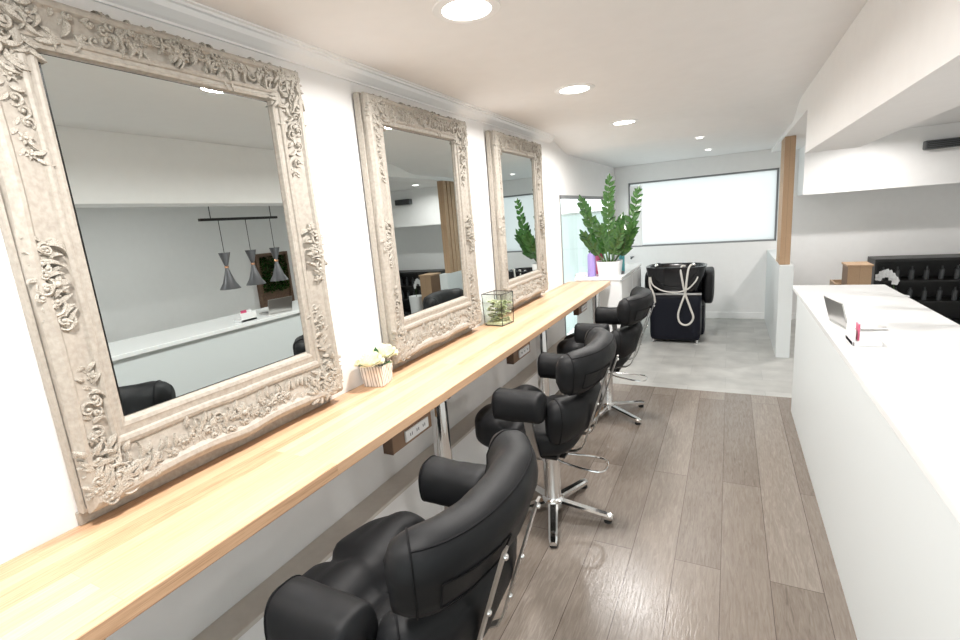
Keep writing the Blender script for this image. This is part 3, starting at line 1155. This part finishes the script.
# ------------------------------------------------------------------ potted ZZ plant
PX, PY, PZ = -1.10, 5.075, CZ
PK = 0.92
root = tag(empty('potted_plant', (PX, PY, PZ)), 'tall glossy green plant with feathery stems in a white pot on the cabinet', 'plant')
root.scale = (PK, PK, PK)
bm = BM()
def rr_ring(bm, r, z, ex=3.0, n=40):
    return [bm.verts.new((se(math.cos(2 * PI * i / n), ex) * r, se(math.sin(2 * PI * i / n), ex) * r, z)) for i in range(n)]
rs = [rr_ring(bm, 0.112, 0.0), rr_ring(bm, 0.118, 0.004), rr_ring(bm, 0.138, 0.165), rr_ring(bm, 0.138, 0.17), rr_ring(bm, 0.13, 0.17), rr_ring(bm, 0.127, 0.14), rr_ring(bm, 0.05, 0.138)]
for A, B in zip(rs, rs[1:]):
    for j in range(40):
        bm.faces.new((A[j], A[(j + 1) % 40], B[(j + 1) % 40], B[j]))
bm.faces.new(rs[0])
pt = obj('pot', bm, M['pot'], root)
bm = BM()
lathe(bm, [(0.125, 0.142), (0.125, 0.147), (0.06, 0.152), (0.001, 0.154)], n=30, cap=False)
obj('soil', bm, M['soil'], pt)

def leaflet(bm, p, d, up, ln, wd):
    d = d.normalized()
    s = d.cross(up).normalized()
    u = s.cross(d).normalized()
    rows = []
    n = 5
    for i in range(n + 1):
        q = i / n
        w_ = wd * (math.sin(PI * q ** 0.8) ** 0.8 if 0 < q < 1 else 0.04) * 0.5 + 0.0006
        c = p + d * ln * q + u * (-0.10 * ln * q * q + 0.0)
        rows.append([bm.verts.new(c - s * w_ + u * w_ * 0.35), bm.verts.new(c), bm.verts.new(c + s * w_ + u * w_ * 0.35)])
    for a, b in zip(rows, rows[1:]):
        for j in range(2):
            bm.faces.new((a[j], a[j + 1], b[j + 1], b[j]))

def zz_stem(base, tip, bend, seed, nl=12, llen=0.092):
    rnd = random.Random(seed)
    base, tip = Vector(base), Vector(tip)
    mid = base.lerp(tip, 0.5) + Vector(bend)
    P = []
    for i in range(19):
        t = i / 18
        P.append(base * (1 - t) ** 2 + mid * 2 * t * (1 - t) + tip * t * t)
    bm = BM()
    tube(bm, P, [0.011 * (1 - 0.75 * i / 18) for i in range(19)], 8)
    st = obj('stem', bm, M['stem'], root)
    bm = BM()
    # view-independent: leaflets in two ranks, a little twisted
    tw = rnd.uniform(-0.5, 0.5)
    for k in range(nl):
        t = 0.24 + 0.76 * k / (nl - 1)
        f = t * 18
        i = min(int(f), 17)
        p = P[i].lerp(P[i + 1], f - i)
        tg = (P[i + 1] - P[i]).normalized()
        ref = Vector((1, 0, 0)) if abs(tg.x) < 0.8 else Vector((0, 1, 0))
        sd = tg.cross(Vector((math.sin(tw), -math.cos(tw), 0.2))).normalized()
        ln = llen * (0.75 + 0.5 * math.sin(PI * min(1, 0.15 + 0.8 * t))) * (0.75 if k == nl - 1 else 1)
        for s in (-1, 1):
            d = tg * rnd.uniform(0.7, 1.0) + sd * s * rnd.uniform(0.7, 1.0) + Vector((rnd.uniform(-.25, .25), rnd.uniform(-.35, .35), rnd.uniform(-.1, .2)))
            nrm = tg.cross(sd)
            leaflet(bm, p + tg * rnd.uniform(-0.008, 0.008), d, nrm if nrm.y < 0 else -nrm, ln * rnd.uniform(0.85, 1.1), ln * 0.52)
    leaflet(bm, P[-1] - (P[-1] - P[-3]) * 0.3, (P[-1] - P[-3]), Vector((0, -1, 0)), llen * 1.1, llen * 0.42)
    obj('leaves', bm, M['leaf'], st, angle=80)
z0 = 0.15
for i, (b, t, bd) in enumerate((
        ((0.0, 0.0, z0), (0.02, -0.02, 1.05), (-0.02, 0, 0.05)),
        ((-0.04, 0.0, z0), (-0.28, -0.05, 0.85), (-0.02, 0, 0.08)),
        ((0.05, 0.0, z0), (0.31, 0.05, 0.90), (0.05, 0, -0.12)),
        ((-0.05, -0.03, z0), (-0.25, -0.10, 0.47), (-0.03, 0, 0.05)),
        ((0.03, -0.04, z0), (0.15, -0.12, 0.50), (0.0, 0, 0.05)),
        ((0.02, 0.05, z0), (0.10, 0.20, 0.62), (0.0, 0.02, 0.06)),
        ((0.05, -0.01, z0), (0.27, -0.08, 0.52), (0.04, 0, 0.0)),
        ((-0.01, -0.02, z0), (-0.10, -0.02, 0.55), (0.0, 0, 0.05)))):
    zz_stem(b, t, bd, 40 + i)

# ------------------------------------------------------------------ bottles and tray by the plant
def bottle(name, loc, prof, m, label, capm, cap_prof, cat='bottle'):
    root = tag(empty(name, loc), label, cat)
    bm = BM()
    lathe(bm, prof, n=28)
    obj('body', bm, m, root)
    bm = BM()
    lathe(bm, cap_prof, n=20)
    obj('cap', bm, capm, root)
    return root
bottle('bottle', (-1.285, 5.06, CZ), [(0.038, 0), (0.042, 0.005), (0.042, 0.21), (0.036, 0.235), (0.022, 0.245)], M['purple'], 'lilac plastic bottle standing left of the white plant pot', M['purple'], [(0.022, 0.246), (0.022, 0.27), (0.017, 0.275)])
bottle('bottle', (-1.255, 5.26, CZ), [(0.044, 0), (0.048, 0.005), (0.048, 0.2), (0.04, 0.235), (0.014, 0.245)], M['pink'], 'pinkish red bottle half hidden behind the plant pot', M['pink'], [(0.015, 0.246), (0.015, 0.27)])
bottle('bottle', (-1.03, 5.36, CZ), [(0.026, 0), (0.03, 0.005), (0.03, 0.18), (0.024, 0.205), (0.01, 0.215)], M['teal'], 'teal bottle behind the right side of the plant pot', M['teal'], [(0.011, 0.216), (0.011, 0.235)])
bm = BM()
box(bm, -0.055, 0.06, -0.08, 0.08, 0, 0.02, 0.004)
box(bm, -0.055, 0.06, -0.08, -0.072, 0.016, 0.035, 0.002)
box(bm, -0.055, 0.06, 0.072, 0.08, 0.016, 0.035, 0.002)
box(bm, -0.055, -0.047, -0.08, 0.08, 0.016, 0.035, 0.002)
box(bm, 0.052, 0.06, -0.08, 0.08, 0.016, 0.035, 0.002)
o = tag(obj('tray', bm, M['white_plastic'], smooth=False), 'small white tray on the cabinet left of the lilac bottle', 'tray')
o.location = (-1.38, 5.03, CZ)
bm = BM()
lathe(bm, [(0.022, 0), (0.026, 0.006), (0.026, 0.026), (0.02, 0.034), (0.001, 0.036)], n=20, cap=False)
o = tag(obj('jar', bm, M['dark_grey']), 'small round dark jar on the cabinet just right of the plant pot', 'jar')
o.location = (-1.0, 5.19, CZ)

# ------------------------------------------------------------------ white roses in a silver cube
root = tag(empty('rose_arrangement', (-1.53 * K, 1.775 * K, BZ), R(12)), 'cream roses in a silvery striped square vase between the two nearest mirrors', 'flowers')
bm = BM()
h = 0.048
def sq(r, z):
    return [bm.verts.new((sx * r, sy * r, z)) for sx, sy in ((-1, -1), (1, -1), (1, 1), (-1, 1))]
rs = [sq(0.042, 0.0), sq(0.047, 0.004), sq(0.055, 0.094), sq(0.055, 0.098), sq(0.050, 0.098), sq(0.046, 0.07)]
for A, B in zip(rs, rs[1:]):
    for j in range(4):
        bm.faces.new((A[j], A[(j + 1) % 4], B[(j + 1) % 4], B[j]))
bm.faces.new(rs[0])
bm.faces.new(rs[-1])
obj('vase', bm, M['striped'], root, smooth=False)
def rose(loc, r, seed):
    rnd = random.Random(seed)
    bm = BM()
    for layer, (cnt, rad, hh, open_) in enumerate(((3, 0.25, 0.85, 0.0), (4, 0.42, 0.88, 0.05), (5, 0.6, 0.82, 0.15), (6, 0.78, 0.66, 0.3), (7, 0.9, 0.45, 0.42))):
        for k in range(cnt):
            a0 = 2 * PI * k / cnt + layer * 0.6 + rnd.uniform(-.15, .15)
            half = PI / cnt * 1.35
            rows = []
            for i in range(6):
                q = i / 5
                rowp = []
                for j in range(7):
                    s = j / 6 * 2 - 1
                    a = a0 + s * half
                    rr = r * rad * (0.35 + 0.65 * math.sin(PI / 2 * q)) + r * 0.18 * open_ * q ** 3
                    zz = r * (hh * q - 0.35 - 0.2 * s * s * q - 0.25 * open_ * q ** 3)
                    rowp.append(bm.verts.new((rr * math.cos(a) + rnd.uniform(-1, 1) * .0006, rr * math.sin(a), zz)))
                rows.append(rowp)
            for A, B in zip(rows, rows[1:]):
                for j in range(6):
                    bm.faces.new((A[j], A[j + 1], B[j + 1], B[j]))
    o = obj('rose', bm, M['petal'], root, angle=80)
    o.location = loc
    return o
rose((0.0, -0.062, 0.132), 0.07, 1)
rose((0.012, 0.058, 0.134), 0.07, 2)
rose((-0.03, 0.0, 0.138), 0.046, 3)
for i, (p, d) in enumerate((((-0.01, -0.07, 0.10), (-0.2, -0.8, 0.45)), ((0.0, 0.0, 0.12), (0.1, 0.1, 1)), ((-0.01, 0.09, 0.10), (-0.2, 0.7, 0.7)), ((0.03, 0.0, 0.09), (0.9, 0.1, 0.3)))):
    bm = BM()
    leaflet(bm, Vector(p), Vector(d), Vector((0.3, 0, 1)), 0.055, 0.03)
    obj('leaf', bm, M['leaf_dark'], root, angle=80)

# ------------------------------------------------------------------ glass terrarium
root = tag(empty('glass_terrarium', (-1.49 * K, 3.13 * K, BZ), R(-8)), 'black edged glass box filled with pale green succulents on the bench', 'terrarium')
a, hgt = 0.076, 0.215
ht2 = 0.058
bm = BM()
bl = [(-a * .93, -a * .93, 0.003), (a * .93, -a * .93, 0.003), (a * .93, a * .93, 0.003), (-a * .93, a * .93, 0.003)]
tl = [(-a, -a, hgt), (a, -a, hgt), (a, a, hgt), (-a, a, hgt)]
for i in range(4):
    tube(bm, [bl[i], bl[(i + 1) % 4]], 0.0028, 6)
    tube(bm, [tl[i], tl[(i + 1) % 4]], 0.0028, 6)
    tube(bm, [bl[i], tl[i]], 0.0028, 6)
obj('metal_edges', bm, M['black'], root)
for i in range(4):
    bm = BM()
    q = [Vector(bl[i]), Vector(bl[(i + 1) % 4]), Vector(tl[(i + 1) % 4]), Vector(tl[i])]
    n_ = (q[1] - q[0]).cross(q[3] - q[0]).normalized() * 0.001
    f1 = [bm.verts.new(p + n_) for p in q]
    f2 = [bm.verts.new(p - n_) for p in q]
    bm.faces.new(f1)
    bm.faces.new(f2)
    for j in range(4):
        bm.faces.new((f1[j], f1[(j + 1) % 4], f2[(j + 1) % 4], f2[j]))
    obj('glass_pane', bm, M['glass'], root, smooth=False)
bm = BM()
box(bm, -a * .8, a * .8, -a * .8, a * .8, 0.004, 0.022, 0.002)
obj('moss_bed', bm, M['succulent'], root, smooth=False)
rnd = random.Random(11)
for i in range(80):
    bm = BM()
    u, v, z = rnd.uniform(-.056, .056), rnd.uniform(-.056, .056), 0.02 + 0.13 * (i % 10) / 9
    for k in range(14):
        an = k * 2.4
        el = 0.15 + k * 0.09
        d = Vector((math.cos(an) * math.cos(el), math.sin(an) * math.cos(el), math.sin(el)))
        leaflet(bm, Vector((u, v, z)), d, Vector((0, 0, 1)), 0.024 * (1 - 0.03 * k), 0.021)
    obj('succulent', bm, M['succulent'], root, angle=80)

# ------------------------------------------------------------------ reception side, seen in the mirrors
# pendant bar lamp
root = tag(empty('pendant_lamp', (1.2, 3.18, ZC)), 'black ceiling bar with graphite cone pendants, reflected in the nearest mirror', 'pendant lamp')
zb = 1.80 - ZC
bm = BM()
box(bm, -0.015, 0.015, -0.46, 0.37, zb - 0.012, zb + 0.012, 0.003)
obj('bar', bm, M['black'], root, smooth=False)
bm = BM()
for y in (-0.35, 0.3):
    tube(bm, [(0, y, 0), (0, y, zb)], 0.004, 8)
obj('rod', bm, M['black'], root)
for y in (-0.28, 0.0, 0.28):
    bm = BM()
    tube(bm, [(0, y, zb), (0, y, zb - 0.30)], 0.003, 6)
    cd = obj('cord', bm, M['black'], root)
    bm = BM()
    zz = zb - 0.30
    lathe(bm, [(0.052, 0.0), (0.05, -0.004), (0.022, -0.10), (0.014, -0.125)], (0, y, zz), 28)
    lathe(bm, [(0.014, -0.14), (0.03, -0.2), (0.055, -0.275), (0.092, -0.335), (0.088, -0.335), (0.05, -0.27), (0.012, -0.15)], (0, y, zz), 28)
    sh = obj('shade', bm, M['shade'], root)
    bm = BM()
    lathe(bm, [(0.015, -0.122), (0.018, -0.126), (0.018, -0.14), (0.015, -0.144)], (0, y, zz), 20)
    obj('collar', bm, M['copper'], sh)

# living wall panel in dark timber frame
root = tag(empty('living_wall_panel', (XR, 5.09, 0.0)), 'green leafy panel in a dark timber frame, reflected in the nearest mirror', 'wall panel')
bm = BM()
box(bm, -0.05, -0.001, -0.29, 0.29, 0.25, 1.38, 0.004)
obj('back_board', bm, M['timber_dark'], root, smooth=False)
bm = BM()
for y in (-0.29, 0.25):
    box(bm, -0.09, -0.05, y, y + 0.04, 0.25, 1.38, 0.003)
box(bm, -0.09, -0.05, -0.25, 0.25, 1.34, 1.38, 0.003)
obj('frame', bm, M['timber_dark'], root, smooth=False)
bm = BM()
rnd = random.Random(3)
for i in range(1100):
    y, z = rnd.uniform(-0.23, 0.23), rnd.uniform(0.8, 1.32)
    d = Vector((-1, rnd.uniform(-1, 1), rnd.uniform(-0.6, 1)))
    leaflet(bm, Vector((-0.052 - rnd.uniform(0, 0.02), y, z)), d, Vector((0, 0, 1)), rnd.uniform(0.03, 0.055), 0.026)
o = obj('foliage', bm, M['leaf'], root, angle=80)
o['kind'] = 'stuff'

# laptop and card box on the counter top
root = tag(empty('laptop', (0.56, 2.83, 0.965), R(10)), 'open grey laptop on the white counter, reflected in the nearest mirror', 'laptop')
bm = BM()
box(bm, -0.08, 0.08, -0.11, 0.11, 0, 0.012, 0.003)
obj('keyboard_base', bm, M['steel'], root, smooth=False)
bm = BM()
t = BM()
box(t, -0.004, 0.004, -0.11, 0.11, 0, 0.12, 0.002)
merge(bm, t, 0, Matrix.Translation((-0.078, 0, 0.014)) @ Matrix.Rotation(R(-14), 4, 'Y'))
obj('screen', bm, M['steel'], root, smooth=False)
root = tag(empty('card_holder', (0.52, 2.5, 0.965)), 'white card holder with small red and white cards on the counter', 'card holder')
bm = BM()
box(bm, -0.05, 0.05, -0.07, 0.07, 0, 0.02, 0.003)
box(bm, -0.05, -0.04, -0.07, 0.07, 0, 0.07, 0.003)
obj('stand', bm, M['white_plastic'], root, smooth=False)
bm = BM()
box(bm, -0.03, -0.024, -0.05, 0.0, 0.02, 0.09)
obj('card', bm, M['pink'], root, smooth=False)
bm = BM()
box(bm, -0.02, -0.014, -0.01, 0.05, 0.02, 0.085)
obj('card', bm, M['pot'], root, smooth=False)

# timber batten column on the rear half wall
root = tag(empty('batten_column', (0.5, 5.85, 0.935)), 'timber batten column standing on the half wall, reflected in the middle mirror', 'column')
for k in range(4):
    bm = BM()
    box(bm, -0.045, 0.045, -0.19 + k * 0.1, -0.11 + k * 0.1, 0, 2.158 - 0.935, 0.004)
    obj('batten', bm, M['timber'], root, smooth=False)
bm = BM()
box(bm, -0.012, 0.012, -0.15, 0.19, 0.02, 1.2)
obj('backing', bm, M['timber_dark'], root, smooth=False)
# yellow card hanging beside the column
bm = BM()
box(bm, -0.004, 0.004, -0.07, 0.07, 0, 0.2, 0.001)
o = tag(obj('leaflet_stand', bm, M['yellow'], smooth=False), 'yellow card standing on the half wall beside the batten column', 'card')
o.location = (0.5, 6.17, 0.936)

# dark product shelf against the end wall
root = tag(empty('product_shelf', (2.13, 7.2, 0)), 'low black product shelf against the back wall, reflected in the middle mirror', 'shelf')
bm = BM()
box(bm, -0.6, 0.6, 0.16, 0.18, 0.0, 0.78)
obj('back_panel', bm, M['black'], root, smooth=False)
bm = BM()
box(bm, -0.62, 0.62, -0.18, 0.18, 0.78, 0.81, 0.003)
obj('top', bm, M['black'], root, smooth=False)
for sx in (-0.62, 0.6):
    bm = BM()
    box(bm, sx, sx + 0.02, -0.18, 0.18, 0, 0.78)
    obj('side_panel', bm, M['black'], root, smooth=False)
for z in (0.05, 0.3, 0.54):
    bm = BM()
    box(bm, -0.6, 0.6, -0.17, 0.16, z, z + 0.018)
    obj('shelf_board', bm, M['black'], root, smooth=False)
bm = BM()
lathe(bm, [(0.022, 0), (0.024, 0.004), (0.024, 0.11), (0.01, 0.125), (0.009, 0.15)], n=14)
proto = obj('product_bottle', bm, M['dark_grey'])
k = 0
for z in (0.318, 0.558):
    for i in range(9):
        o = proto if k == 0 else proto.copy()
        if k:
            COL.objects.link(o)
        o.location = (1.61 + i * 0.13, 7.12, z)
        tag(o, 'small dark product bottle on the %s board of the low black shelf' % ('middle' if z < 0.5 else 'top'), 'bottle', 'dark product bottles on the %s board of the black shelf' % ('middle' if z < 0.5 else 'top'))
        k += 1

# timber planters with white orchid
root = tag(empty('timber_plinth', (1.2, 6.27, 0)), 'tall timber plinth near the back wall, reflected in the middle mirror', 'plinth')
bm = BM()
box(bm, -0.1, 0.1, -0.14, 0.14, 0, 0.84, 0.005)
obj('body', bm, M['timber'], root, smooth=False)
bm = BM()
box(bm, -0.11, 0.11, -0.15, 0.15, 0.84, 0.86, 0.004)
obj('top', bm, M['timber'], root, smooth=False)
root = tag(empty('potted_orchid', (1.55, 6.35, 0)), 'white orchid in a pale pot beside the timber plinth', 'plant')
bm = BM()
lathe(bm, [(0.09, 0), (0.1, 0.01), (0.12, 0.5), (0.11, 0.5), (0.1, 0.45)], n=28)
obj('pot', bm, M['pot'], root)
bm = BM()
tube(bm, spline([(0, 0, 0.45), (-0.03, -0.02, 0.65), (-0.1, -0.04, 0.76), (-0.18, -0.06, 0.72)], 6), 0.005, 6)
st = obj('stem', bm, M['stem'], root)
for i in range(6):
    bm = BM()
    p = Vector((-0.02 - i * 0.03, -0.02 - i * 0.012, 0.66 + 0.09 * math.sin(i / 5 * PI * 0.8)))
    for q in range(5):
        an = 2 * PI * q / 5
        leaflet(bm, p, Vector((0.3, -0.3, 0)) + Vector((math.cos(an), math.cos(an) * 0.5, math.sin(an))), Vector((0.2, -1, 0)), 0.05, 0.045)
    obj('blossom', bm, M['pot'], st, angle=80)

root = tag(empty('timber_crate', (1.2, 6.68, 0)), 'low timber crate beside the tall plinth, reflected in the middle mirror', 'crate')
bm = BM()
for z in (0.0, 0.16, 0.32, 0.48):
    box(bm, -0.14, 0.14, -0.15, -0.13, z, z + 0.13, 0.003)
    box(bm, -0.14, 0.14, 0.13, 0.15, z, z + 0.13, 0.003)
    box(bm, -0.14, -0.12, -0.13, 0.13, z, z + 0.13, 0.003)
    box(bm, 0.12, 0.14, -0.13, 0.13, z, z + 0.13, 0.003)
for sx in (-0.12, 0.1):
    for sy in (-0.13, 0.11):
        box(bm, sx, sx + 0.02, sy, sy + 0.02, 0, 0.61)
obj('slats', bm, M['timber'], root, smooth=False)
bm = BM()
box(bm, -0.12, 0.12, -0.13, 0.13, 0.02, 0.035)
obj('base', bm, M['timber'], root, smooth=False)

# dark wall heater on the bulkhead
root = tag(empty('wall_heater', (1.93, 6.85, 2.0)), 'slim dark wall heater high on the bulkhead, reflected in the middle mirror', 'heater')
bm = BM()
box(bm, -0.15, 0.15, -0.09, -0.001, -0.04, 0.05, 0.012)
obj('casing', bm, M['dark_grey'], root)
bm = BM()
for i in range(4):
    box(bm, -0.135, 0.135, -0.094, -0.089, -0.028 + i * 0.018, -0.02 + i * 0.018)
obj('grille', bm, M['black'], root, smooth=False)
